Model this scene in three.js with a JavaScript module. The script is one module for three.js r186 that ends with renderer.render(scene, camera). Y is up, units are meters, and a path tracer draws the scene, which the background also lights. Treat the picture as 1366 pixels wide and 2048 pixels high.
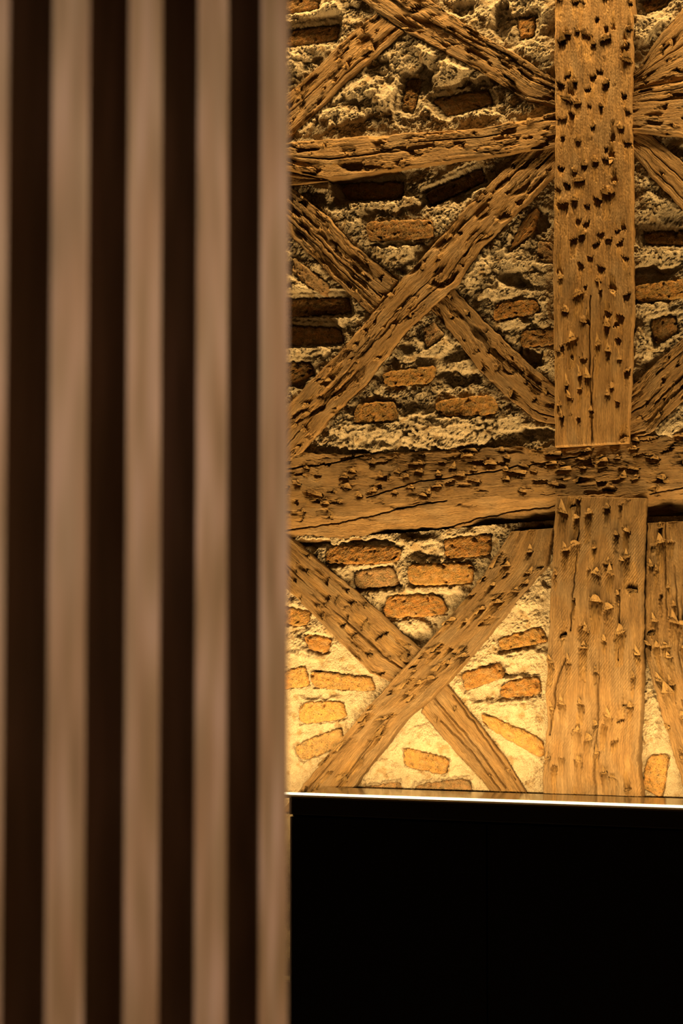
import * as THREE from 'three';
import { RectAreaLightUniformsLib } from 'three/addons/lights/RectAreaLightUniformsLib.js';
import { RoundedBoxGeometry } from 'three/addons/geometries/RoundedBoxGeometry.js';
import { mergeGeometries } from 'three/addons/utils/BufferGeometryUtils.js';
import { createNoise2D } from 'simplex-noise';

// ---------------------------------------------------------------- camera, lights, exposure
// metres, y up; the timber-framed wall stands on z = 0 and faces +z
const scene = new THREE.Scene();
scene.background = new THREE.Color(0x000000);
const camera = new THREE.PerspectiveCamera(30, 1366 / 2048, 0.05, 30);
camera.position.set(1.2356, 1.5, 3.5884);
camera.lookAt(0, 1.6923, 0);
camera.focus = 3.78;
camera.userData.fStop = 6.2;
const renderer = new THREE.WebGLRenderer();
renderer.toneMapping = THREE.LinearToneMapping;
renderer.toneMappingExposure = 1.0;
renderer.shadowMap.enabled = true;
RectAreaLightUniformsLib.init();

const AMBER = new THREE.Color().setRGB(1.0, 0.595, 0.185);
const LEDGE_Y = 1.1565, LEDGE_Z = 0.31, CAB_L = 0.0058, CAB_R = 2.6, LED_L = -0.5;
// LED strip lying along the front edge of the cabinet top, shining up the wall
const ledLight = new THREE.RectAreaLight(AMBER, 500, CAB_R - LED_L, 0.008);
ledLight.position.set((LED_L + CAB_R) / 2, LEDGE_Y + 0.0125, LEDGE_Z - 0.006);
ledLight.lookAt(ledLight.position.x, LEDGE_Y + 0.0125 + 8.2, LEDGE_Z - 0.006 - 5.7); // the profile is tipped 35 degrees towards the wall
scene.add(ledLight);
// a second LED strip along the ceiling in front of the wall, shining down it
const COVE_Y = 3.36, COVE_Z = 0.30;
const coveLight = new THREE.RectAreaLight(AMBER, 920, 3.6, 0.010);
coveLight.position.set(0.3, COVE_Y - 0.012, COVE_Z);
coveLight.lookAt(0.3, -10, COVE_Z);
scene.add(coveLight);
// track spotlight on the ceiling to the right, aimed at the slatted screen
const SPOT = new THREE.Vector3(2.75, 2.25, 2.77);
const spot = new THREE.SpotLight(new THREE.Color().setRGB(1.0, 0.80, 0.60), 25, 0, 0.50, 0.45, 2);
spot.position.copy(SPOT);
spot.target.position.set(0.70, 1.0, 2.33);
spot.castShadow = true; spot.shadow.mapSize.set(2048, 2048); spot.shadow.radius = 2;
scene.add(spot, spot.target);

// ---------------------------------------------------------------- helpers
function rng(seed) { let a = seed >>> 0; return () => { a = (a + 0x6D2B79F5) | 0; let t = Math.imul(a ^ (a >>> 15), 1 | a); t = (t + Math.imul(t ^ (t >>> 7), 61 | t)) ^ t; return ((t ^ (t >>> 14)) >>> 0) / 4294967296; }; }
const n1 = createNoise2D(rng(11)), n2 = createNoise2D(rng(23)), n3 = createNoise2D(rng(37));
const clamp = (v, a = 0, b = 1) => Math.min(b, Math.max(a, v));
const smooth = (a, b, v) => { const t = clamp((v - a) / (b - a)); return t * t * (3 - 2 * t); };
const lerp = (a, b, t) => a + (b - a) * t;
const hash = (i, j, k = 0) => { let h = Math.imul(i, 374761393) ^ Math.imul(j, 668265263) ^ Math.imul(k, 2147483647 ^ 0x5bd1e995); h = Math.imul(h ^ (h >>> 13), 1274126177); return ((h ^ (h >>> 16)) >>> 0) / 4294967296; };
const fbm = (n, x, y, o = 4) => { let s = 0, a = 0.5, f = 1; for (let i = 0; i < o; i++) { s += a * n(x * f, y * f); a *= 0.5; f *= 2.03; } return s; };
function worley(x, y) { // nearest distance and that cell's random number
  const xi = Math.floor(x), yi = Math.floor(y); let best = 9, id = 0;
  for (let j = -1; j <= 1; j++) for (let i = -1; i <= 1; i++) {
    const cx = xi + i + hash(xi + i, yi + j, 1), cy = yi + j + hash(xi + i, yi + j, 2);
    const d = (cx - x) ** 2 + (cy - y) ** 2; if (d < best) { best = d; id = hash(xi + i, yi + j, 3); }
  }
  return [Math.sqrt(best), id];
}
function lineD(l, x, y) { let d = 1e9; for (let i = 1; i < l.length; i++) { const [ax, ay] = l[i - 1], ex = l[i][0] - ax, ey = l[i][1] - ay, t = clamp(((x - ax) * ex + (y - ay) * ey) / (ex * ex + ey * ey)); d = Math.min(d, Math.hypot(x - ax - ex * t, y - ay - ey * t)); } return d; }
function polySD(poly, x, y) { // signed distance, negative inside
  let d = 1e9, inside = false;
  for (let i = 0, j = poly.length - 1; i < poly.length; j = i++) {
    const [ax, ay] = poly[j], [bx, by] = poly[i], ex = bx - ax, ey = by - ay;
    const t = clamp(((x - ax) * ex + (y - ay) * ey) / (ex * ex + ey * ey || 1));
    const dx = x - ax - ex * t, dy = y - ay - ey * t; d = Math.min(d, dx * dx + dy * dy);
    if ((ay > y) !== (by > y) && x < ex * (y - ay) / (by - ay) + ax) inside = !inside;
  }
  return inside ? -Math.sqrt(d) : Math.sqrt(d);
}
function add(parent, name, geometry, material, label) {
  const m = new THREE.Mesh(geometry, material); m.name = name; m.castShadow = m.receiveShadow = true;
  if (label) m.userData.label = label; parent.add(m); return m;
}
const taken = {};
const numbered = n => { const k = taken[n] = (taken[n] ?? -1) + 1; return k ? `${n}_${String(k).padStart(3, '0')}` : n; };
function thing(name, label, category, kind) { const g = new THREE.Group(); g.name = numbered(name); g.userData = { label, category }; if (kind) g.userData.kind = kind; scene.add(g); return g; }
function box(x0, x1, y0, y1, z0, z1, r = 0) {
  const g = r ? new RoundedBoxGeometry(x1 - x0, y1 - y0, z1 - z0, 2, r) : new THREE.BoxGeometry(x1 - x0, y1 - y0, z1 - z0);
  return g.translate((x0 + x1) / 2, (y0 + y1) / 2, (z0 + z1) / 2);
}
function texture(w, h, f, srgb) { // f(u, v) -> [r, g, b] or grey, 0..1, tiling by mixing the wrapped copies
  const d = new Uint8Array(w * h * 4);
  for (let j = 0; j < h; j++) for (let i = 0; i < w; i++) { const c = f(i, j), k = (j * w + i) * 4; for (let q = 0; q < 3; q++) d[k + q] = clamp(Array.isArray(c) ? c[q] : c) * 255; d[k + 3] = 255; }
  const t = new THREE.DataTexture(d, w, h); t.wrapS = t.wrapT = THREE.RepeatWrapping; t.magFilter = t.minFilter = THREE.LinearFilter; if (srgb) t.colorSpace = THREE.SRGBColorSpace; t.needsUpdate = true; return t;
}
const ringNoise = (n, i, w, j, h, fx, fy, ox = 0) => { // noise that tiles over a w by h pixel texture
  const u = i / w, v = j / h, a = (x, y) => n(x * fx + ox, y * fy + ox);
  const su = smooth(0.8, 1, u), sv = smooth(0.8, 1, v);
  return lerp(lerp(a(u, v), a(u - 1, v), su), lerp(a(u, v - 1), a(u - 1, v - 1), su), sv);
};

// ---------------------------------------------------------------- materials (linear base colours)
const WG = 1024;
const woodGrain = texture(WG, WG, (i, j) => { // u along the grain (0.5 m), v across (0.25 m)
  const g = 0.5 * ringNoise(n1, i, WG, j, WG, 5, 70) + 0.35 * ringNoise(n2, i, WG, j, WG, 14, 190) + 0.3 * ringNoise(n3, i, WG, j, WG, 40, 60, 9);
  const d = ringNoise(n2, i, WG, j, WG, 7, 12, 31);
  const streak = ringNoise(n3, i, WG, j, WG, 6, 230, 55); const v = 0.82 + 0.15 * g + 0.07 * d - (streak > 0.55 ? 0.22 * (streak - 0.55) / 0.45 : 0); return [v, v * (0.985 + 0.02 * d), v * (0.96 + 0.05 * d)];
}, true);
const woodBump = texture(WG, WG, (i, j) => 0.5 + 0.2 * ringNoise(n2, i, WG, j, WG, 7, 150, 3) + 0.2 * ringNoise(n3, i, WG, j, WG, 26, 260, 5) + 0.15 * ringNoise(n1, i, WG, j, WG, 70, 90, 7));
const sawBump = texture(WG, WG, (i, j) => 0.5 + 0.2 * ringNoise(n2, i, WG, j, WG, 9, 130, 3) + 0.16 * ringNoise(n3, i, WG, j, WG, 26, 260, 5) + 0.16 * Math.sin(2 * Math.PI * (62 * i / WG + 50 * j / WG) + 1.5 * ringNoise(n1, i, WG, j, WG, 6, 6, 2)) * smooth(-0.5, 0.3, ringNoise(n3, i, WG, j, WG, 5, 4, 90)));
const MG = 1024;
const sandMap = texture(MG, MG, (i, j) => { // 0.25 m tile of sandy lime mortar
  const c = 0.5 * ringNoise(n1, i, MG, j, MG, 12, 12) + 0.3 * ringNoise(n2, i, MG, j, MG, 60, 60, 4), f = ringNoise(n3, i, MG, j, MG, 190, 190, 8);
  const speck = ringNoise(n1, i, MG, j, MG, 120, 120, 21); const v = 0.86 + 0.07 * c + 0.07 * f - (speck > 0.72 ? 0.28 : 0);
  return [v, v * (0.98 + 0.02 * c), v * (0.94 + 0.04 * c)];
}, true);
const sandBump = texture(MG, MG, (i, j) => 0.5 + 0.2 * ringNoise(n3, i, MG, j, MG, 60, 60, 2) + 0.22 * ringNoise(n1, i, MG, j, MG, 130, 130, 6) + 0.14 * ringNoise(n2, i, MG, j, MG, 250, 250, 12));
const brickMap = texture(512, 512, (i, j) => {
  const c = ringNoise(n2, i, 512, j, 512, 14, 20, 40), f = ringNoise(n3, i, 512, j, 512, 70, 90, 44), s = ringNoise(n1, i, 512, j, 512, 50, 50, 50);
  const v = 0.80 + 0.11 * c + 0.09 * f - (s > 0.66 ? 0.3 : 0); return [v, v * (0.97 - 0.05 * c), v * (0.93 - 0.08 * c)];
}, true);
const timberMat = new THREE.MeshStandardMaterial({ name: 'aged_oak', vertexColors: true, map: woodGrain, bumpMap: woodBump, bumpScale: 0.0020, roughness: 0.78 });
const sawnMat = timberMat.clone(); sawnMat.name = 'sawn_oak'; sawnMat.bumpMap = sawBump;
const mortarMat = new THREE.MeshStandardMaterial({ name: 'lime_mortar', vertexColors: true, map: sandMap, bumpMap: sandBump, bumpScale: 0.0026, roughness: 0.95 });
const plainMortar = new THREE.MeshStandardMaterial({ name: 'mortar_plain', color: new THREE.Color().setRGB(0.52, 0.45, 0.37), map: sandMap, roughness: 0.95 });
const brickMat = new THREE.MeshStandardMaterial({ name: 'old_brick', vertexColors: true, map: brickMap, bumpMap: sandBump, bumpScale: 0.0024, roughness: 0.93 });

// ---------------------------------------------------------------- the timber-framed wall
// wall layout in millimetres: x to the right and y up on the wall, face = how far the front stands out of the mortar plane
const TIMBERS = [
  {"name":"timber_post","label":"hacked square oak post above the sill beam","face":46,"A":[[447,2694],[447,2432],[441,2125],[443,1806]],"B":[[597,2678],[593,2410],[594,2059],[582,1810]],"lines":[[[512,2092],[510,1988],[512,1893],[513,1800]]],"split":0.12,"n":0.85,"chip":1.5,"flap":0.6,"dir":-1,"seed":1,"crack":1,"edge":2},
  {"name":"sill_beam","label":"wide hacked sill beam running across the wall","face":44,"A":[[-672,1822],[-309,1816],[-125,1813],[64,1804],[174,1807],[302,1811],[445,1808],[588,1823],[734,1830],[861,1835],[1037,1840]],"B":[[-670,1632],[-308,1633],[-125,1633],[15,1630],[156,1637],[302,1648],[438,1656],[613,1660],[733,1660],[859,1661],[1035,1662]],"lines":[[[-114,1656],[24,1673],[124,1694],[227,1710]],[[64,1718],[157,1745],[302,1762],[417,1778],[501,1793]],[[112,1651],[196,1652],[302,1680],[441,1697]],[[620,1716],[684,1725],[733,1730]],[[-104,1780],[-30,1786],[54,1801]]],"split":0.3,"n":1.15,"chip":1.4,"cross":0.8,"flap":0.75,"dir":1,"seed":2,"tone":0.68,"crack":1,"round":60,"lean":20,"edge":4},
  {"name":"timber_post","label":"broad hacked post below the sill beam","face":48,"A":[[445,1713],[439,1642],[433,1517],[427,1422],[423,1328],[427,1291],[419,1235],[415,1104]],"B":[[616,1706],[611,1618],[607,1424],[603,1294],[597,1227],[605,1111]],"lines":[[[461,1407],[443,1360],[440,1316],[431,1263]],[[491,1695],[481,1582],[471,1460]],[[566,1535],[561,1405]]],"split":0.0,"n":0.62,"chip":1.6,"flap":0.85,"tone":0.56,"grey":0.35,"dir":-1,"seed":3,"crack":1,"saw":1,"edge":3,"swap":1},
  {"name":"timber_rail","label":"short sloping timber rail left of the upper post","face":36,"A":[[-315,2437],[-108,2436],[55,2436],[196,2434],[303,2431],[449,2452]],"B":[[-315,2406],[-108,2381],[-18,2356],[212,2370],[302,2374],[448,2384]],"lines":[],"split":0.75,"n":0.5,"chip":0.8,"dir":1,"seed":4,"tone":0.9,"crack":2,"edge":2},
  {"name":"timber_brace","label":"long hacked brace crossing between upper rail and sill beam","face":27,"A":[[433,2438],[376,2381],[250,2266],[215,2228],[128,2141],[31,2038],[-102,1909],[-185,1829]],"B":[[491,2379],[444,2334],[393,2286],[299,2203],[247,2131],[146,2048],[58,1944],[-24,1868],[-94,1791]],"lines":[],"split":0.6,"n":0.7,"chip":0.9,"dir":1,"seed":5,"tone":0.9,"crack":3,"edge":3},
  {"name":"timber_brace","label":"splintered brace ending at the long upper brace, upper left","face":22,"A":[[-281,2499],[-167,2403],[-111,2357],[-23,2284],[32,2222],[126,2148]],"B":[[-281,2406],[-167,2306],[-117,2263],[-80,2229],[-13,2161],[69,2081]],"lines":[],"split":1.15,"n":0.5,"chip":0.8,"dir":1,"seed":6,"tone":0.76,"crack":2,"edge":3},
  {"name":"timber_brace","label":"splintered brace from the long upper brace to the post foot","face":20,"A":[[211,2146],[239,2122],[297,2059],[400,1957],[442,1925]],"B":[[176,2104],[195,2082],[248,2018],[289,1962],[330,1920],[403,1858],[442,1850]],"lines":[],"split":0.85,"n":0.6,"chip":0.9,"dir":-1,"seed":7,"tone":0.76,"crack":3,"edge":3},
  {"name":"timber_brace","label":"dark splintered brace falling from the top edge to the post","face":28,"A":[[168,2716],[235,2665],[301,2616],[375,2568],[447,2514]],"B":[[28,2731],[141,2641],[290,2550],[385,2482],[447,2462]],"lines":[],"split":1.1,"n":0.6,"chip":0.9,"dir":1,"seed":8,"tone":0.74,"crack":3,"edge":3},
  {"name":"timber_brace","label":"hacked brace at the top left corner of the wall","face":22,"A":[[80,2684],[4,2632],[-42,2588],[-113,2534],[-211,2463],[-279,2406]],"B":[[138,2642],[80,2598],[20,2555],[-27,2513],[-113,2444],[-167,2397],[-278,2303]],"lines":[],"split":0.5,"n":0.65,"chip":1,"dir":1,"seed":9,"tone":0.9,"crack":2,"edge":3},
  {"name":"timber_brace","label":"hacked brace rising to the top right corner","face":24,"A":[[759,2696],[689,2632],[642,2581],[607,2530],[582,2511]],"B":[[812,2520],[688,2496],[635,2492],[597,2486],[582,2484]],"lines":[],"split":0.4,"n":0.55,"chip":0.9,"dir":1,"seed":10,"tone":0.9,"crack":2,"edge":3},
  {"name":"timber_rail","label":"short timber rail right of the upper post","face":30,"A":[[579,2477],[637,2485],[689,2491],[831,2498]],"B":[[578,2404],[636,2394],[688,2385],[829,2366]],"lines":[],"split":0.55,"n":0.55,"chip":0.9,"dir":1,"seed":11,"tone":0.9,"crack":2,"edge":3},
  {"name":"timber_brace","label":"smoother brace falling right from the short rail","face":22,"A":[[577,2410],[627,2394],[668,2356],[736,2289],[827,2200]],"B":[[577,2384],[626,2314],[685,2248],[735,2195],[808,2117]],"lines":[],"split":0.15,"n":0.6,"chip":1,"dir":1,"seed":12,"tone":0.9,"crack":2,"edge":3},
  {"name":"timber_brace","label":"splintered brace climbing right from the post foot","face":24,"A":[[826,2135],[734,2051],[683,2005],[591,1924],[573,1908]],"B":[[843,2031],[733,1939],[682,1890],[620,1829],[573,1817]],"lines":[],"split":1,"n":0.5,"chip":0.9,"dir":1,"seed":13,"tone":0.76,"crack":3,"edge":3},
  {"name":"timber_brace","label":"leaning brace right of the broad lower post","face":34,"A":[[615,1660],[610,1535],[608,1414],[638,1307],[663,1222],[693,1112]],"B":[[722,1664],[735,1535],[747,1415],[766,1309],[789,1225],[816,1117]],"lines":[],"split":0.1,"n":0.75,"chip":1.5,"dir":-1,"seed":14,"tone":0.56,"flap":0.8,"crack":4,"edge":3},
  {"name":"timber_brace","label":"hacked brace below the sill beam, ending at the lower cross","face":24,"A":[[-282,1789],[-186,1712],[-106,1647],[35,1535],[171,1420]],"B":[[-282,1696],[-208,1628],[-121,1552],[18,1421],[67,1375],[115,1354]],"lines":[],"split":0.45,"n":0.8,"chip":1.5,"dir":1,"seed":15,"tone":0.6,"crack":2,"edge":2},
  {"name":"timber_brace","label":"long brace of the lower cross reaching the light strip","face":34,"A":[[354,1648],[299,1565],[245,1501],[173,1422],[60,1303],[-37,1192],[-117,1098]],"B":[[438,1653],[422,1581],[352,1502],[298,1438],[229,1362],[191,1322],[144,1289],[108,1242],[-4,1102]],"lines":[],"split":0.15,"n":0.8,"chip":1.5,"dir":-1,"seed":16,"tone":0.56,"grey":0.3,"flap":0.8,"cross":0.4,"crack":3,"edge":3},
  {"name":"timber_brace","label":"narrow cracked brace running down to the light strip","face":16,"A":[[207,1370],[293,1268],[339,1210],[400,1114]],"B":[[167,1300],[244,1216],[292,1168],[335,1112]],"lines":[[[192,1330],[247,1271],[293,1217],[336,1159]],[[207,1285],[267,1229],[326,1154]],[[232,1334],[287,1266],[355,1174]]],"split":0.25,"n":0.3,"chip":0.6,"dir":1,"seed":17,"tone":0.6,"crack":2,"edge":2},
  {"name":"timber_offcut","label":"small wedge of timber under the left end of the upper rail","face":20,"A":[[-190,2394],[-114,2379],[-71,2368],[-23,2357]],"B":[[-189,2342],[-114,2351],[-71,2353],[-23,2354]],"lines":[],"split":0.1,"n":0.2,"chip":0.5,"dir":1,"seed":18,"crack":1,"edge":1}
];
const BRICKS = [
  {"f":6,"q":[[-130,2746],[-43,2737],[-50,2713],[-130,2709]],"c":0},
  {"f":-6,"q":[[-151,2675],[-7,2679],[-12,2647],[-151,2644]],"c":0},
  {"f":2,"q":[[139,2551],[168,2549],[151,2483],[125,2492]],"c":0},
  {"f":-4,"q":[[186,2509],[301,2516],[313,2489],[220,2471]],"c":0},
  {"f":8,"q":[[362,2650],[402,2650],[396,2611],[370,2607]],"c":3},
  {"f":-16,"q":[[-9,2357],[124,2351],[124,2317],[2,2321]],"c":0},
  {"f":6,"q":[[176,2321],[290,2360],[298,2334],[189,2294]],"c":0},
  {"f":26,"q":[[59,2266],[194,2264],[200,2226],[67,2226]],"c":0},
  {"f":18,"q":[[-100,2209],[-19,2145],[-34,2124],[-99,2172]],"c":2},
  {"f":-10,"q":[[-135,2125],[12,2122],[17,2092],[-135,2090]],"c":0},
  {"f":-30,"q":[[-143,2076],[-14,2066],[-3,2035],[-143,2035]],"c":0},
  {"f":12,"q":[[-127,1994],[-63,1991],[-54,1967],[-127,1943]],"c":0},
  {"f":20,"q":[[174,2049],[197,2060],[219,2034],[180,2008]],"c":2},
  {"f":25,"q":[[92,1965],[201,1977],[193,1940],[101,1937]],"c":1},
  {"f":26,"q":[[41,1906],[118,1907],[124,1869],[33,1866]],"c":1},
  {"f":27,"q":[[200,1904],[320,1913],[325,1874],[208,1874]],"c":1},
  {"f":18,"q":[[375,2252],[410,2275],[392,2219],[344,2187]],"c":3},
  {"f":16,"q":[[402,2211],[443,2197],[443,2162],[406,2168]],"c":2},
  {"f":22,"q":[[322,2092],[403,2094],[412,2070],[318,2055]],"c":3},
  {"f":16,"q":[[369,2035],[440,2035],[440,2004],[369,2003]],"c":0},
  {"f":26,"q":[[591,2110],[698,2118],[701,2083],[596,2077]],"c":1},
  {"f":2,"q":[[608,2216],[704,2210],[704,2183],[610,2192]],"c":0},
  {"f":14,"q":[[618,2042],[667,2051],[673,2020],[629,1994]],"c":0},
  {"f":-2,"q":[[607,2661],[665,2670],[651,2646],[613,2637]],"c":0},
  {"f":14,"q":[[-28,1626],[130,1623],[118,1589],[-30,1588]],"c":3},
  {"f":4,"q":[[25,1573],[106,1584],[123,1545],[32,1536]],"c":2},
  {"f":16,"q":[[139,1587],[274,1589],[272,1548],[145,1545]],"c":1},
  {"f":10,"q":[[212,1636],[309,1644],[306,1604],[218,1596]],"c":3},
  {"f":14,"q":[[97,1527],[209,1527],[225,1489],[89,1480]],"c":3},
  {"f":8,"q":[[-127,1506],[-62,1496],[-72,1464],[-127,1472]],"c":1},
  {"f":8,"q":[[-79,1450],[-17,1442],[-27,1411],[-66,1420]],"c":3},
  {"f":10,"q":[[-126,1372],[-75,1388],[-64,1347],[-126,1340]],"c":4},
  {"f":12,"q":[[-61,1377],[65,1366],[74,1338],[-56,1343]],"c":4},
  {"f":12,"q":[[-84,1314],[5,1319],[16,1284],[-86,1270]],"c":4},
  {"f":8,"q":[[-101,1228],[0,1267],[12,1233],[-82,1196]],"c":5},
  {"f":10,"q":[[128,1231],[223,1212],[217,1178],[132,1193]],"c":4},
  {"f":5,"q":[[153,1159],[260,1174],[272,1132],[151,1128]],"c":2},
  {"f":5,"q":[[19,1144],[122,1164],[131,1126],[19,1122]],"c":2},
  {"f":12,"q":[[320,1443],[405,1467],[420,1437],[326,1419]],"c":1},
  {"f":12,"q":[[249,1377],[324,1396],[333,1369],[256,1340]],"c":3},
  {"f":10,"q":[[329,1358],[401,1374],[407,1336],[322,1328]],"c":3},
  {"f":14,"q":[[288,1302],[411,1252],[410,1212],[292,1277]],"c":4},
  {"f":12,"q":[[609,1227],[650,1230],[635,1143],[596,1168]],"c":4}
];
const RELIEF = [[[336,2643],24,38,-34],[[257,2679],26,14,-20],[[418,2564],30,40,12],[[420,2652],26,40,14],[[-46,2702],60,14,14],[[-57,2619],46,20,16],[[-100,2592],26,30,14],[[185,2606],24,34,20],[[257,2569],40,20,20],[[232,2551],30,30,16],[[102,2508],26,30,18],[[39,2539],60,22,12],[[7,2485],60,20,16],[[-76,2472],24,24,20],[[206,2476],40,20,10],[[287,2462],50,14,14],[[175,2546],18,40,-22],[[81,2575],30,20,-16],[[277,2527],50,10,-26],[[65,2336],70,24,-26],[[-67,2323],40,20,-10],[[-24,2349],20,12,8],[[112,2301],60,14,18],[[123,2210],50,26,16],[[123,2218],60,7,-20],[[39,2296],20,30,10],[[307,2297],30,40,6],[[276,2161],40,30,16],[[326,2158],60,50,8],[[356,2137],30,18,-14],[[406,2241],20,30,-18],[[-62,2140],40,10,14],[[-46,2104],60,10,-20],[[-62,2051],70,16,-30],[[-78,2080],60,8,16],[[-3,2077],24,20,14],[[-67,2014],50,14,16],[[-99,1965],40,26,-14],[[-88,1975],30,10,8],[[225,2065],30,20,10],[[245,1996],36,18,-16],[[204,2007],34,20,14],[[143,2010],40,26,8],[[235,1947],60,20,-6],[[91,1853],90,24,18],[[224,1859],90,26,20],[[143,1921],40,20,10],[[7,1866],30,30,14],[[91,1829],80,22,16],[[224,1831],90,22,18],[[-3,1836],40,20,8],[[355,1855],30,18,14],[[404,1834],40,14,-20],[[385,1980],30,24,-24],[[415,2056],16,40,14],[[326,2109],50,10,14],[[346,2050],50,8,12],[[326,2012],30,30,-6],[[622,2602],30,50,12],[[613,2642],26,20,-18],[[610,2276],30,50,6],[[648,2292],40,20,-6],[[609,2171],36,26,12],[[656,2158],24,26,18],[[618,2065],40,14,16],[[608,1999],26,30,18],[[646,2016],20,30,8],[[654,1845],40,26,16],[[618,2137],40,10,-14],[[173,1605],40,12,-14],[[-67,1629],50,12,-26],[[397,1647],40,12,-26],[[60,1630],60,8,-18],[[7,1577],30,14,14],[[163,1630],50,8,12],[[203,1537],60,8,10],[[122,1537],40,8,12],[[152,1463],40,14,10],[[-24,1488],20,20,12],[[-66,1408],40,14,12],[[-88,1453],16,8,-10],[[383,1536],36,40,16],[[372,1412],50,16,14],[[352,1316],50,16,14],[[283,1334],24,14,-12],[[362,1378],40,8,-12],[[-45,1329],50,8,-10],[[-24,1280],40,14,8],[[182,1255],40,24,8],[[59,1184],60,30,10],[[242,1169],40,30,6],[[361,1192],40,30,6],[[612,1301],24,60,14],[[323,1392],20,20,-8]];

const STEP = 1.55, ACROSS = 1.25; // mm between vertices of the wall relief
const REGION = [-430, 800, 1070, 2790];
const wall = thing('wall_back', 'old timber-framed wall of hacked oak, bricks and crumbling lime mortar', 'wall', 'structure');

function gridGeometry(nx, ny, pos, uv, col, keep) { // nx by ny vertices, row after row
  const idx = [];
  for (let j = 0; j < ny - 1; j++) for (let i = 0; i < nx - 1; i++) {
    if (keep && !keep(i, j)) continue;
    const a = j * nx + i, b = a + 1, c = a + nx, d = c + 1; idx.push(a, b, d, a, d, c);
  }
  const g = new THREE.BufferGeometry();
  if (keep) { // drop unused vertices
    const map = new Int32Array(nx * ny).fill(-1); let n = 0; for (const k of idx) if (map[k] < 0) map[k] = n++;
    const p2 = new Float32Array(n * 3), u2 = new Float32Array(n * 2), c2 = new Float32Array(n * 3);
    for (let k = 0; k < nx * ny; k++) if (map[k] >= 0) { const m = map[k]; for (let q = 0; q < 3; q++) { p2[m * 3 + q] = pos[k * 3 + q]; c2[m * 3 + q] = col[k * 3 + q]; } u2[m * 2] = uv[k * 2]; u2[m * 2 + 1] = uv[k * 2 + 1]; }
    for (let k = 0; k < idx.length; k++) idx[k] = map[idx[k]]; pos = p2; uv = u2; col = c2;
  }
  g.setAttribute('position', new THREE.BufferAttribute(pos, 3)); g.setAttribute('uv', new THREE.BufferAttribute(uv, 2)); g.setAttribute('color', new THREE.BufferAttribute(col, 3));
  g.setIndex(idx); g.computeVertexNormals(); return g;
}

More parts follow.
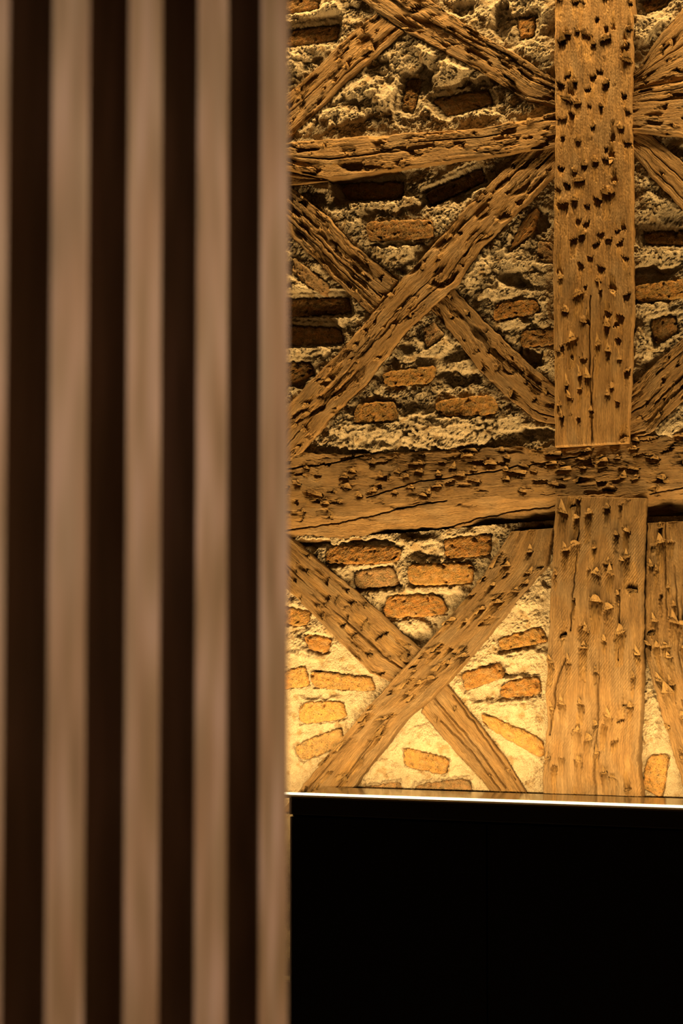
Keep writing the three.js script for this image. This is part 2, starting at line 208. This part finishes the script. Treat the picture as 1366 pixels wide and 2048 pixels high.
// --- timbers: two edge lines along the grain, a hacked face between them
function along(line) { // arc-length parametrisation
  const L = [0]; for (let i = 1; i < line.length; i++) L.push(L[i - 1] + Math.hypot(line[i][0] - line[i - 1][0], line[i][1] - line[i - 1][1]));
  const T = L[L.length - 1];
  return { T, at: s => { const l = clamp(s) * T; let i = 1; while (i < L.length - 1 && L[i] < l) i++; const t = (l - L[i - 1]) / (L[i] - L[i - 1]); return [lerp(line[i - 1][0], line[i][0], t), lerp(line[i - 1][1], line[i][1], t)]; } };
}
const timberPolys = [];
function timber(o) {
  const R = rng(o.seed * 7919 + 13), A = along(o.A), B = along(o.B), L = (A.T + B.T) / 2;
  let W = 0; for (let k = 0; k <= 10; k++) { const a = A.at(k / 10), b = B.at(k / 10); W += Math.hypot(a[0] - b[0], a[1] - b[1]) / 11; }
  const ns = Math.ceil(L / STEP) + 1, nt = Math.ceil(W / ACROSS) + 1, ox = o.seed * 137.7;
  const H = new Float32Array(ns * nt), fresh = new Float32Array(ns * nt);
  const rows = []; for (let T = -10; T < W + 12;) { rows.push(T); T += 5 + 7 * R(); }
  const lens = rows.map(() => 24 + 40 * R()), offs = rows.map(() => 500 * R());
  const cracks = []; for (let k = 0; k < (o.crack || 0); k++) cracks.push({ t: W * (0.1 + 0.8 * R()), a: L * (R() * 1.1 - 0.2), l: L * (0.25 + 0.5 * R()), w: 0.5 + 0.7 * R(), d: 4 + 5 * R(), p: 100 * R(), m: 1 + 2.5 * R() });
  const lines = (o.lines || []).map(l => ({ l, bb: bounds(l) }));
  for (let j = 0; j < nt; j++) for (let i = 0; i < ns; i++) {
    const S = i / (ns - 1) * L, T = j / (nt - 1) * W, k = j * ns + i;
    let h = 1.6 * n1(S / 200 + ox, T / 60) + 0.45 * n2(S / 320 + ox, T / 9) + 0.42 * n3(S / 70 + ox, T / 3.4) + 0.25 * n1(S / 7 + ox, T / 5) - (o.lean || 0) * (1 - T / W);
    if (lines.length) { const a = A.at(S / L), b = B.at(S / L), x = lerp(a[0], b[0], T / W), y = lerp(a[1], b[1], T / W);
      for (const { l, bb } of lines) if (x > bb[0] - 8 && x < bb[1] + 8 && y > bb[2] - 8 && y < bb[3] + 8) { const d = lineD(l, x + 1.1 * n2(y / 40, x / 40), y + 1.1 * n1(x / 40, y / 40)); if (d < 5) h -= 9 * Math.exp(-((d / 1.15) ** 2)); } }
    // splinters lost along the grain: stepped strips
    const m = smooth(-0.15, 0.45, n2(S / 85 + ox, T / 45 + 3) + (o.split - 0.6) * 0.9) * Math.min(1, o.split * 1.5);
    if (m > 0.02) {
      const Tw = T + 2.2 * n3(S / 45 + ox, T / 30); let r = 0; while (r < rows.length - 1 && rows[r + 1] < Tw) r++;
      const q = Math.floor((S + offs[r] + 5 * n1(T / 4 + ox, S / 30)) / lens[r]), hh = hash(r, q, o.seed);
      const d = hh < 0.34 ? 0 : (hh - 0.34) * 17; h -= m * d; if (hh > 0.5 && m > 0.4) fresh[k] = 0.5 * (hash(q, r, 5 + o.seed) > 0.6);
      h += m * 1.1 * n2(S / 14 + ox, T / 2.8);
    }
    for (const c of cracks) if (S > c.a && S < c.a + c.l) {
      const dt = Math.abs(T - c.t - c.m * (n1(S / 240 + c.p, 2) + 0.25 * n2(S / 30 + c.p, 5))) , e = Math.min(1, Math.min(S - c.a, c.a + c.l - S) / 60);
      if (dt < 6) h -= c.d * e * Math.exp(-((dt / (c.w + 0.4)) ** 2));
    }
    H[k] = h;
  }
  // adze hacks: a ramp cut into the wood that ends at a torn-up chip
  const gapS = 34 / Math.sqrt(o.n), gapT = 22 / Math.sqrt(o.n);
  const marks = [], shards = [], er = o.round || 0;
  for (let s = gapS * R(), q = 0; s < L; s += gapS, q++) for (let t = 9 + (q % 2) * gapT * 0.5; t < W - 7; t += gapT) {
    if (R() < 0.18) continue;
    marks.push([s + gapS * 0.75 * (R() - 0.5), t + gapT * 0.6 * (R() - 0.5)]);
  }
  const bevel = S => er * (0.42 + 0.62 * smooth(0.15, 0.5, S / L)) * (1 + 0.2 * n1(S / 150 + ox, 3));
  for (const [s0, t0] of marks) {
    if (er && t0 > W - bevel(s0) - 6) continue;
    const cross = o.cross && R() < o.cross; // hacked across the grain, from below
    const big = (R() < 0.3 ? 1.4 : 0.9) * Math.sqrt(o.chip), l = cross ? (9 + 10 * R()) * big : (13 + 18 * R()) * big * Math.sqrt(o.chip), w = cross ? (8 + 22 * R() * R() + 5) * big : (6 + 8.5 * R()) * big;
    const D = (4.5 + 6.5 * R()) * Math.sqrt(o.chip), F = (R() < (o.flap ?? 0.6) ? 2.5 + 4 * R() : 0.5) * Math.sqrt(o.chip);
    const dir = o.dir * (R() < 0.9 ? 1 : -1), skew = (R() - 0.5) * (cross ? 0.5 : 1.1), fl = 6 + 6 * R(), peak = (R() - 0.5) * 0.9, pr = 100 * R(), fr = R() < 0.5 ? 0.9 : 0.2;
    if (F > 2) shards.push({ S: cross ? s0 : s0 + dir * l, T: cross ? t0 - l : t0, dir, cross, w: w * (0.7 + 0.35 * R()), len: (cross ? 5 + 8 * R() : 9 + 11 * R()) * o.chip, lift: 0.4 + 0.6 * R(), peak: cross ? 0.3 + 0.9 * R() : peak, skew: cross ? skew + 0.4 : skew, th: 1.2 + 1.6 * R() });
    const rs = cross ? w : l + 26, rt = cross ? l + 24 : w;
    const i0 = Math.max(0, Math.floor((s0 - rs) / L * (ns - 1))), i1 = Math.min(ns - 1, Math.ceil((s0 + rs) / L * (ns - 1)));
    const j0 = Math.max(0, Math.floor((t0 - rt) / W * (nt - 1))), j1 = Math.min(nt - 1, Math.ceil((t0 + rt) / W * (nt - 1)));
    for (let j = j0; j <= j1; j++) for (let i = i0; i <= i1; i++) {
      const S = i / (ns - 1) * L, T = j / (nt - 1) * W, k = j * ns + i, b = cross ? S - s0 : T - t0;
      let a = (cross ? t0 - T : (S - s0) * dir) + b * skew;
      a += cross ? 1.8 * n1(b / 7 + pr, a / 9) + 1.2 * n2(b / 3 + pr, 2) : 2.0 * n1(b / 5 + pr, a / 14) + 2.2 * n2(b / 2.2 + pr, a / 30);
      const u = a / l, half = w * 0.5 * (0.62 + 0.38 * clamp(u)) + 1.2 * n2(a / 8 + pr, 1);
      const v = Math.abs(b) / half; if (v > 1.15) continue;
      if (u > 0 && u <= 1) { const d = D * (0.55 * u + 0.75 * u ** 5) * (1 - 0.25 * v * v) * smooth(1.12, 0.92, v), b0 = -(o.lean || 0) * (1 - T / W); H[k] = Math.min(H[k], b0 - d + 0.9 * n3(S / 18, T / 2.4)); fresh[k] = Math.max(fresh[k], v < 1 ? fr : 0); }
      else if (u > 1 && F > 1) { const f = (a - l) / fl, tri = 1 - Math.abs(b / half - peak) * 0.95 - f; if (tri > 0) { H[k] += F * Math.pow(tri, 0.55) * (1 + 0.25 * n3(S / 5, T / 1.7)); fresh[k] = Math.max(fresh[k], fr * 0.8); } }
    }
  }
  // assemble: face vertices, then one skirt row all round going back into the wall
  const nx = ns + 2, ny = nt + 2, N = nx * ny, pos = new Float32Array(N * 3), uv = new Float32Array(N * 2), col = new Float32Array(N * 3);
  for (let jj = 0; jj < ny; jj++) for (let ii = 0; ii < nx; ii++) {
    const i = clamp(ii - 1, 0, ns - 1), j = clamp(jj - 1, 0, nt - 1), skirt = ii === 0 || jj === 0 || ii === nx - 1 || jj === ny - 1;
    const s = i / (ns - 1), t = j / (nt - 1), S = s * L, T = t * W, a = A.at(s), b = B.at(s), k = jj * nx + ii, q = j * ns + i;
    const e0 = (o.edge * 0.9) * fbm(n1, S / 38 + ox, 4, 3), e1 = (o.edge * 0.9) * fbm(n2, S / 38 + ox, 9, 3);
    const tt = t + (e0 * (1 - t) + e1 * t) / W, sx = (o.edge * 0.8) * n3(T / 20 + ox, s < 0.5 ? 1 : 5) / L * (Math.abs(s - 0.5) > 0.45 ? 1 : 0);
    const dE = Math.min(T, W - T, S * 1.3, (L - S) * 1.3), r = 3.5 + 2 * n2(S / 50 + ox, T / 50);
    let h = H[q]; if (dE < r) h -= (r - Math.sqrt(Math.max(0, r * r - (r - dE) ** 2))) * 1.1;
    if (er) { const d = W - T, ew = bevel(S); if (d < ew) h -= (ew - d) * 0.8 + 6 * smooth(9, 0, d); }
    const x = lerp(a[0], b[0], tt + sx * 0), y = lerp(a[1], b[1], tt), z = skirt ? -45 : o.face + h;
    pos[k * 3] = x / 1000; pos[k * 3 + 1] = y / 1000; pos[k * 3 + 2] = z / 1000;
    uv[k * 2] = S / 500 + o.seed * 0.37; uv[k * 2 + 1] = (T + (skirt && (jj === 0 || jj === ny - 1) ? 40 * (jj ? 1 : -1) : 0)) / 250 + o.seed * 0.23;
    const g = 1 + 0.10 * n1(S / 220 + ox, T / 14) + 0.09 * n2(S / 60 + ox, T / 40), f = fresh[q] * 0.55;
    const grey = smooth(0.1 - (o.grey || 0), 0.7 - (o.grey || 0), n3(S / 120 + ox, T / 60)) * 0.45 * (1 - f);
    const tn = 1.22 * (o.tone ?? 1), R0 = tn * lerp(lerp(0.345, 0.31, grey), 0.44, f), G0 = tn * lerp(lerp(0.217, 0.230, grey), 0.265, f), B0 = tn * lerp(lerp(0.102, 0.155, grey), 0.088, f);
    col[k * 3] = R0 * g; col[k * 3 + 1] = G0 * g; col[k * 3 + 2] = B0 * g;
  }
  let g = gridGeometry(nx, ny, pos, uv, col); fixWinding(g);
  if (shards.length) { // torn-up chips still standing on the wood
    const sp = [], su = [], sc = [];
    for (const c of shards) {
      const hb = o.face - 1.5 - (o.lean || 0) * (1 - c.T / W), rows = 4, ring = [];
      for (let r = 0; r <= rows; r++) {
        const f = r / rows, ang = c.lift * (0.55 + 0.75 * f), out = Math.sin(ang) * c.len * f, fwd = Math.cos(ang) * c.len * f - 1.5, half = c.w * 0.5 * (1 - 0.96 * f ** 0.85), mid = c.peak * c.w * 0.45 * f, th = c.th * (1 - 0.65 * f);
        ring.push([[-1, 0], [0.1, -1], [1, 0], [0, 1]].map(([e, b]) => { // left edge, outer ridge, right edge, back
          const eb = mid + e * half * (1 + 0.2 * n1(c.S + r, e)), ea = fwd + b * th * Math.sin(ang) * 0.8 - c.skew * eb * 0.6, z = hb + out - b * th * Math.cos(ang) * 0.8;
          const S = clamp(c.cross ? c.S + eb : c.S + c.dir * ea, 0, L), T = clamp(c.cross ? c.T - ea : c.T + eb, 0, W), p = A.at(S / L), q = B.at(S / L), t = T / W;
          return [lerp(p[0], q[0], t) / 1000, lerp(p[1], q[1], t) / 1000, z / 1000, S / 500 + o.seed * 0.37, T / 250 + o.seed * 0.23];
        }));
      }
      const tri = (...v) => { for (const p of v) { sp.push(p[0], p[1], p[2]); su.push(p[3], p[4]); sc.push(0.50 * (o.tone ?? 1), 0.33 * (o.tone ?? 1), 0.148 * (o.tone ?? 1)); } };
      for (let r = 0; r < rows; r++) for (let e = 0; e < 4; e++) { const a = ring[r][e], b = ring[r][(e + 1) % 4], d = ring[r + 1][e], f = ring[r + 1][(e + 1) % 4]; tri(a, b, f); tri(a, f, d); }
      const z = ring[rows]; tri(z[0], z[1], z[2]); tri(z[0], z[2], z[3]);
    }
    const sg = new THREE.BufferGeometry(); sg.setAttribute('position', new THREE.Float32BufferAttribute(sp, 3)); sg.setAttribute('uv', new THREE.Float32BufferAttribute(su, 2)); sg.setAttribute('color', new THREE.Float32BufferAttribute(sc, 3)); sg.computeVertexNormals(); sg.setIndex([...Array(sp.length / 3).keys()]);
    g = mergeGeometries([g, sg]);
  }
  const m = add(wall, o.name, g, o.saw ? sawnMat : timberMat, o.label);
  const poly = [...o.A, ...o.B.slice().reverse()]; timberPolys.push({ poly, face: o.face, bb: bounds(poly) });
  return m;
}
function bounds(p) { return [Math.min(...p.map(q => q[0])), Math.max(...p.map(q => q[0])), Math.min(...p.map(q => q[1])), Math.max(...p.map(q => q[1]))]; }
function fixWinding(g) { // make the face normals point out of the wall
  const n = g.attributes.normal; let s = 0; for (let i = 0; i < n.count; i++) s += n.getZ(i);
  if (s < 0) { const a = g.index.array; for (let i = 0; i < a.length; i += 3) { const t = a[i]; a[i] = a[i + 1]; a[i + 1] = t; } g.computeVertexNormals(); }
}
const BAY = 860; // mm from post to post
for (const o of TIMBERS) {
  const m = timber(o);
  if (o.name === 'timber_post') for (const k of [-1]) { // the posts of the next bay
    const c = m.clone(); c.position.x = k * BAY / 1000; c.userData = { label: `${o.label}, one bay further left` }; wall.add(c);
    const poly = [...o.A, ...o.B.slice().reverse()].map(p => [p[0] + k * BAY, p[1]]); timberPolys.push({ poly, face: o.face, bb: bounds(poly) });
  }
}

// --- bricks
const BRICK_COLOURS = [[0.36, 0.215, 0.085], [0.47, 0.285, 0.10], [0.40, 0.28, 0.17], [0.44, 0.245, 0.08], [0.56, 0.35, 0.14], [0.50, 0.35, 0.18]];
const brickPolys = [];
const MORE_BRICKS = [[7, -325, -60], [18, -559, 12], [13, -342, 25], [26, -402, -25], [24, -243, -136], [32, -201, 44], [35, -370, 86]]; // [which, dx, dy] beyond the frame
BRICKS.forEach((o, n) => {
  const R = rng(n * 331 + 5), q = o.q, d = (a, b) => Math.hypot(a[0] - b[0], a[1] - b[1]);
  const lw = (d(q[0], q[1]) + d(q[2], q[3])) / 2, lh = (d(q[1], q[2]) + d(q[3], q[0])) / 2, step = 2;
  const nu = Math.ceil(lw / step) + 1, nv = Math.ceil(lh / step) + 1, nx = nu + 2, ny = nv + 2, N = nx * ny;
  const pos = new Float32Array(N * 3), uv = new Float32Array(N * 2), col = new Float32Array(N * 3), ox = n * 31.3, c = BRICK_COLOURS[o.c];
  const tiltU = (R() - 0.5) * 5, tiltV = (R() - 0.5) * 4, k0 = 0.24 + 0.2 * R(), shade = 0.88 + 0.24 * R(), rough = 0.7 + 0.6 * R();
  for (let jj = 0; jj < ny; jj++) for (let ii = 0; ii < nx; ii++) {
    const i = clamp(ii - 1, 0, nu - 1), j = clamp(jj - 1, 0, nv - 1), skirt = ii === 0 || jj === 0 || ii === nx - 1 || jj === ny - 1;
    let u = i / (nu - 1) * 2 - 1, v = j / (nv - 1) * 2 - 1; const X = u * lw / 2, Y = v * lh / 2;
    const dE = Math.min(lw / 2 - Math.abs(X), lh / 2 - Math.abs(Y));
    const u2 = u * Math.sqrt(1 - k0 * v * v * v * v * 0.55) * 1.02, v2 = v * Math.sqrt(1 - k0 * u ** 6 * 0.9) * 1.02;
    const wob = smooth(14, 0, dE); const px = 3.0 * wob * fbm(n1, X / 22 + ox, Y / 22, 3), py = 3.0 * wob * fbm(n2, X / 22 + ox, Y / 22, 3);
    const a = (u2 + 1) / 2, b = (1 - v2) / 2;
    const x = lerp(lerp(q[0][0], q[1][0], a), lerp(q[3][0], q[2][0], a), b) + px, y = lerp(lerp(q[0][1], q[1][1], a), lerp(q[3][1], q[2][1], a), b) + py;
    let h = tiltU * u + tiltV * v + rough * (1.8 * fbm(n2, X / 26 + ox, Y / 18, 3) + 1.0 * n3(X / 6 + ox, Y / 4) + 0.6 * n1(X / 3 + ox, Y / 2.4));
    const r = 5 + 2.5 * n1(X / 20 + ox, Y / 20); if (dE < r) h -= (r - Math.sqrt(Math.max(0, r * r - (r - dE) ** 2)));
    const bite = fbm(n3, X / 30 + ox, Y / 30 + 7, 2); if (bite > 0.28) h -= (bite - 0.28) * 26 * smooth(22, 4, dE);
    const k = jj * nx + ii; pos[k * 3] = x / 1000; pos[k * 3 + 1] = y / 1000; pos[k * 3 + 2] = (skirt ? -60 : o.f + h) / 1000;
    uv[k * 2] = (X + n * 57) / 250; uv[k * 2 + 1] = (Y + n * 91) / 250;
    const t = shade * (1 + 0.12 * n2(X / 15 + ox, Y / 12)), w = smooth(0.2, 0.6, n1(X / 24 + ox, Y / 14 + 3)) * 0.35; // lime smears
    col[k * 3] = lerp(c[0], 0.5, w) * t; col[k * 3 + 1] = lerp(c[1], 0.4, w) * t; col[k * 3 + 2] = lerp(c[2], 0.28, w) * t;
  }
  const g = gridGeometry(nx, ny, pos, uv, col); fixWinding(g);
  add(wall, n ? `brick_${String(n).padStart(3, '0')}` : 'brick', g, brickMat);
  brickPolys.push({ poly: q, face: o.f, bb: bounds(q) });
  for (const [w, dx, dy] of MORE_BRICKS) if (w === n) {
    const m = add(wall, `brick_${String(100 + brickPolys.length).padStart(3, '0')}`, g, brickMat); m.position.set(dx / 1000, dy / 1000, 0);
    const p = q.map(c => [c[0] + dx, c[1] + dy]); brickPolys.push({ poly: p, face: o.f, bb: bounds(p) });
  }
});

// --- mortar: crumbly and deep above, struck nearly flush below
function mortarHeight(x, y, detail) {
  const k = smooth(1200, 2050, y), amp = lerp(0.5, 1, k);
  const crumb = smooth(-0.35, 0.35, n3(x / 95 + 8, y / 80) + lerp(-0.25, 0.35, k)), wx = x + 6 * n1(x / 30, y / 30), wy = y + 6 * n2(x / 30, y / 30);
  let h = lerp(6, 12, k) + amp * (11 * fbm(n1, wx / 95, wy / 80, 2) + 4.5 * fbm(n2, wx / 34, wy / 30, 2));
  const [w1, id] = worley(wx / 19, wy / 16); h += amp * crumb * (1 - Math.min(1, w1 * 1.25) ** 2) * (1 + 6 * id);
  for (const [[cx, cy], rx, ry, d] of RELIEF) { const ex = (wx - cx) / rx, ey = (wy - cy) / ry, e = ex * ex + ey * ey; if (e < 1.6) h += (d < 0 ? 0.95 * d : 0.75 * d) * smooth(1.25, 0.35, e + 0.25 * n2(x / 13, y / 13)); }
  if (detail) {
    const [w2, id2] = worley(wx / 6.5 + 40, wy / 6 + 9); h += Math.max(amp, 0.75) * (0.35 + crumb) * (1 - Math.min(1, w2 * 1.2) ** 2) * (0.4 + 1.7 * id2);
    h += (0.55 + 0.75 * crumb) * (1.5 * n3(x / 7, y / 7) + 1.2 * n1(x / 3.6, y / 3.6) + 0.5 * n2(x / 2.2, y / 2.2));
  }
  return h;
}
function mortarMesh(x0, x1, y0, y1, step, detail, hole) {
  const nx = Math.round((x1 - x0) / step) + 1, ny = Math.round((y1 - y0) / step) + 1, N = nx * ny;
  const pos = new Float32Array(N * 3), uv = new Float32Array(N * 2), col = new Float32Array(N * 3), cut = new Uint8Array(N);
  for (let j = 0; j < ny; j++) for (let i = 0; i < nx; i++) {
    const x = x0 + i * step, y = y0 + j * step, k = j * nx + i; let h = mortarHeight(x, y, detail);
    if (hole && x > hole[0] + 4 && x < hole[1] - 4 && y > hole[2] + 4 && y < hole[3] - 4) cut[k] = 1;
    let near = 1e9, inBrick = 0;
    for (const b of brickPolys) if (x > b.bb[0] - 14 && x < b.bb[1] + 14 && y > b.bb[2] - 14 && y < b.bb[3] + 14) {
      const d = polySD(b.poly, x, y) + 2 * n2(x / 9, y / 9); if (d < 14) h = Math.min(h, lerp(b.face + 7, b.face - 5, smooth(9, 1, d)) + 3 * n1(x / 16, y / 16)); if (d < 0) h = Math.min(h, b.face - 10);
    }
    for (const b of timberPolys) if (x > b.bb[0] - 16 && x < b.bb[1] + 16 && y > b.bb[2] - 16 && y < b.bb[3] + 16) {
      const d = polySD(b.poly, x, y); if (d < 16) h = Math.min(h, b.face - lerp(1, 7, smooth(14, 2, d)) + 2 * n1(x / 12, y / 12)); if (d < 0) h = Math.min(h, b.face - 14); if (d < -12) cut[k] = 1;
    }
    h = Math.max(h, -52);
    pos[k * 3] = x / 1000; pos[k * 3 + 1] = y / 1000; pos[k * 3 + 2] = h / 1000; uv[k * 2] = x / 250; uv[k * 2 + 1] = y / 250;
    const g = 1 + 0.10 * fbm(n2, x / 60, y / 60, 3), e = smooth(0.15, 0.6, fbm(n3, x / 45 + 5, y / 40, 3)); // earthier patches of clay
    col[k * 3] = lerp(0.58, 0.40, e) * g; col[k * 3 + 1] = lerp(0.525, 0.31, e) * g; col[k * 3 + 2] = lerp(0.47, 0.21, e) * g;
  }
  return gridGeometry(nx, ny, pos, uv, col, (i, j) => { const a = j * nx + i; return !(cut[a] && cut[a + 1] && cut[a + nx] && cut[a + nx + 1]); });
}
add(wall, 'mortar', mortarMesh(REGION[0], REGION[1], REGION[2], REGION[3], STEP, true), mortarMat);
add(wall, 'mortar', mortarMesh(-1600, 2200, 0, 3440, 9, true, REGION), mortarMat);
add(wall, 'mortar', mergeGeometries([box(-2.4, -1.59, 0, 3.44, -0.062, 0.004), box(2.19, 3.0, 0, 3.44, -0.062, 0.004)]), plainMortar);
add(wall, 'masonry_core', box(-2.4, 3.0, 0, 3.44, -0.3, -0.062), plainMortar);

// ---------------------------------------------------------------- rest of the room, outside the frame
const darkPaint = new THREE.MeshStandardMaterial({ name: 'dark_paint', color: new THREE.Color().setRGB(0.018, 0.014, 0.011), roughness: 0.85 });
const darkFloor = new THREE.MeshStandardMaterial({ name: 'dark_floor', color: new THREE.Color().setRGB(0.03, 0.022, 0.016), roughness: 0.6 });
function shell(name, label, g, m, category) { const o = add(scene, name, g, m); o.userData = { label, category, kind: 'structure' }; }
shell('floor', 'dark floor of the room', box(-2.6, 3.2, -0.15, 0, -0.3, 5.4), darkFloor, 'floor');
shell('ceiling', 'dark ceiling of the room', box(-2.6, 3.2, 3.44, 3.6, -0.3, 5.4), darkPaint, 'ceiling');
shell('wall_left', 'dark painted wall at the left of the room', box(-2.6, -2.4, 0, 3.44, -0.3, 5.4), darkPaint, 'wall');
shell('wall_right', 'dark painted wall at the right of the room', box(3.0, 3.2, 0, 3.44, -0.3, 5.4), darkPaint, 'wall');
shell('wall_front', 'dark painted wall behind the camera', box(-2.4, 3.0, 0, 3.44, 5.2, 5.4), darkPaint, 'wall');

// ---------------------------------------------------------------- black cabinet under the wall
const blackLacquer = new THREE.MeshPhysicalMaterial({ name: 'black_lacquer', color: new THREE.Color().setRGB(0.004, 0.004, 0.004), roughness: 0.5 });
const blackTop = new THREE.MeshPhysicalMaterial({ name: 'black_glossy_top', color: new THREE.Color().setRGB(0.05, 0.042, 0.034), roughness: 0.12, ior: 1.6 });
const cab = thing('black_cabinet', 'long black cabinet front standing before the timbered wall', 'cabinet');
add(cab, 'top_panel', box(CAB_L, CAB_R, LEDGE_Y - 0.03, LEDGE_Y, 0.09, LEDGE_Z, 0.0015), blackTop, 'glossy black ledge');
add(cab, 'side_panel', box(CAB_L, CAB_L + 0.02, 0, LEDGE_Y - 0.03, 0.09, LEDGE_Z - 0.02), blackLacquer);
add(cab, 'carcass', box(CAB_L + 0.02, CAB_R, 0.06, LEDGE_Y - 0.03, 0.10, LEDGE_Z - 0.024), blackLacquer);
const seams = [CAB_L, 0.3759, 0.9259, 1.4759, 2.0259, CAB_R];
for (let k = 0; k < 5; k++) add(cab, 'door', box(seams[k] + 0.0012, seams[k + 1] - 0.0012, 0.06, LEDGE_Y - 0.034, LEDGE_Z - 0.02, LEDGE_Z - 0.002, 0.001), blackLacquer);
add(cab, 'plinth', box(CAB_L + 0.02, CAB_R, 0, 0.06, 0.09, LEDGE_Z - 0.05), blackLacquer);
const bench = thing('low_dado_panel', 'low dark panel with thin metal edge left of the black cabinet', 'panel');
add(bench, 'panel', box(-1.6, CAB_L - 0.002, 0, 0.782, 0.07, 0.10), blackLacquer);
add(bench, 'edge_trim', box(-1.6, CAB_L - 0.002, 0.782, 0.786, 0.066, 0.104), new THREE.MeshStandardMaterial({ name: 'brushed_steel', color: new THREE.Color().setRGB(0.6, 0.56, 0.5), metalness: 1, roughness: 0.35 }), 'thin metal edge');

// ---------------------------------------------------------------- LED strips
const alu = new THREE.MeshStandardMaterial({ name: 'bronze_channel', color: new THREE.Color().setRGB(0.30, 0.24, 0.16), metalness: 0.6, roughness: 0.45 });
const glowMat = new THREE.MeshStandardMaterial({ name: 'led_diffuser', color: 0xffffff, emissive: new THREE.Color().setRGB(1, 0.86, 0.56), emissiveIntensity: 1.9, roughness: 0.6 });
function halfRound(len, r, flat) { const s = new THREE.Shape(); s.moveTo(-r, 0); s.absarc(0, 0, r, Math.PI, 0, true); s.lineTo(r, -flat); s.lineTo(-r, -flat); const g = new THREE.ExtrudeGeometry(s, { depth: len, bevelEnabled: false, curveSegments: 10 }); return g.rotateY(Math.PI / 2).translate(-len / 2, 0, 0); }
const led = thing('led_light_strip', 'glowing warm LED light strip along the front edge of the black cabinet', 'light strip');
add(led, 'channel', mergeGeometries([box(LED_L, CAB_R, LEDGE_Y, LEDGE_Y + 0.0055, LEDGE_Z - 0.0125, LEDGE_Z), box(LED_L, CAB_R, LEDGE_Y, LEDGE_Y + 0.0035, LEDGE_Z, LEDGE_Z + 0.004)]), alu);
add(led, 'diffuser', halfRound(CAB_R - LED_L, 0.0030, 0.001).translate((LED_L + CAB_R) / 2, LEDGE_Y + 0.0065, LEDGE_Z - 0.005), glowMat, 'glowing white diffuser');
const cove = thing('cove_light_strip', 'LED light strip under the ceiling above the timbered wall', 'light strip');
add(cove, 'channel', box(-1.5, 2.1, COVE_Y, 3.44, COVE_Z - 0.02, COVE_Z + 0.02), alu);
add(cove, 'diffuser', box(-1.5, 2.1, COVE_Y - 0.008, COVE_Y, COVE_Z - 0.006, COVE_Z + 0.006), glowMat);

// ---------------------------------------------------------------- slatted wooden screen in the foreground
const SL = 1024;
const slatMap = texture(512, SL, (i, j) => { // u across the slat face (0.12 m), v along (1 m)
  const f = 0.5 * ringNoise(n1, i, 512, j, SL, 20, 5, 60) + 0.3 * ringNoise(n2, i, 512, j, SL, 60, 9, 64), c = ringNoise(n3, i, 512, j, SL, 4, 6, 70), k = ringNoise(n2, i, 512, j, SL, 5, 9, 77);
  const v = 0.80 + 0.09 * f + 0.09 * c + 0.07 * k; return [v, v * (0.965 + 0.04 * c), v * (0.91 + 0.14 * c + 0.07 * k)];
}, true);
const slatMat = new THREE.MeshPhysicalMaterial({ name: 'oiled_wood', map: slatMap, color: new THREE.Color().setRGB(0.245, 0.153, 0.088), roughness: 0.6 });
const screen = thing('slatted_screen', 'floor-to-ceiling screen of vertical wooden slats in the foreground', 'screen');
screen.position.set(0.6708, 0, 2.5153); screen.rotation.y = THREE.MathUtils.degToRad(75); // local x runs along the screen towards the wall, local z is its face
const PITCH = 0.0744, SLAT_W = 0.0358, SLAT_D = 0.048, slatGeo = [];
for (let v = 0; v < 5; v++) { // solid battens, each with its own stretch of grain
  const g = new RoundedBoxGeometry(SLAT_W, 3.43, SLAT_D, 2, 0.0012), p = g.attributes.position, u = g.attributes.uv;
  for (let i = 0; i < p.count; i++) u.setXY(i, (p.getX(i) + p.getZ(i)) / 0.12 + v * 0.37, (p.getY(i)) / 1.0 + v * 0.29);
  slatGeo.push(g.translate(SLAT_W / 2, 1.717, -SLAT_D / 2));
}
for (let k = -8; k < 4; k++) { const s = add(screen, 'slat', slatGeo[(k + 10) % 5], slatMat); s.position.x = k * PITCH + 0.0016; }
add(screen, 'backing_board', box(-8 * PITCH - 0.02, 3 * PITCH + SLAT_W - 0.004, 0.002, 3.436, -SLAT_D - 0.02, -SLAT_D), slatMat);

// ---------------------------------------------------------------- track spotlight (outside the frame)
const track = thing('track_spotlight', 'black track spotlight under the ceiling right of the screen', 'spotlight');
const aim = spot.target.position.clone().sub(SPOT).normalize(), tmpQ = new THREE.Quaternion().setFromUnitVectors(new THREE.Vector3(0, -1, 0), aim);
const canG = new THREE.LatheGeometry([[0.0, 0.13], [0.035, 0.13], [0.04, 0.12], [0.045, 0.0], [0.042, 0.0], [0.037, 0.02], [0.0, 0.02]].map(p => new THREE.Vector2(...p)), 32);
const can = add(track, 'housing', canG, blackLacquer); can.quaternion.copy(tmpQ); can.position.copy(SPOT).addScaledVector(aim, -0.03);
const lens = add(track, 'lens', new THREE.CylinderGeometry(0.034, 0.034, 0.004, 24), new THREE.MeshStandardMaterial({ name: 'lamp_lens', color: 0xffffff, emissive: new THREE.Color().setRGB(1, 0.82, 0.64), emissiveIntensity: 3 }));
lens.quaternion.copy(tmpQ); lens.position.copy(SPOT).addScaledVector(aim, -0.042);
add(track, 'stem', new THREE.CylinderGeometry(0.008, 0.008, 3.44 - SPOT.y - 0.06, 12).translate(SPOT.x - aim.x * 0.1, (3.44 + SPOT.y + 0.06) / 2, SPOT.z - aim.z * 0.1), blackLacquer);

renderer.render(scene, camera);
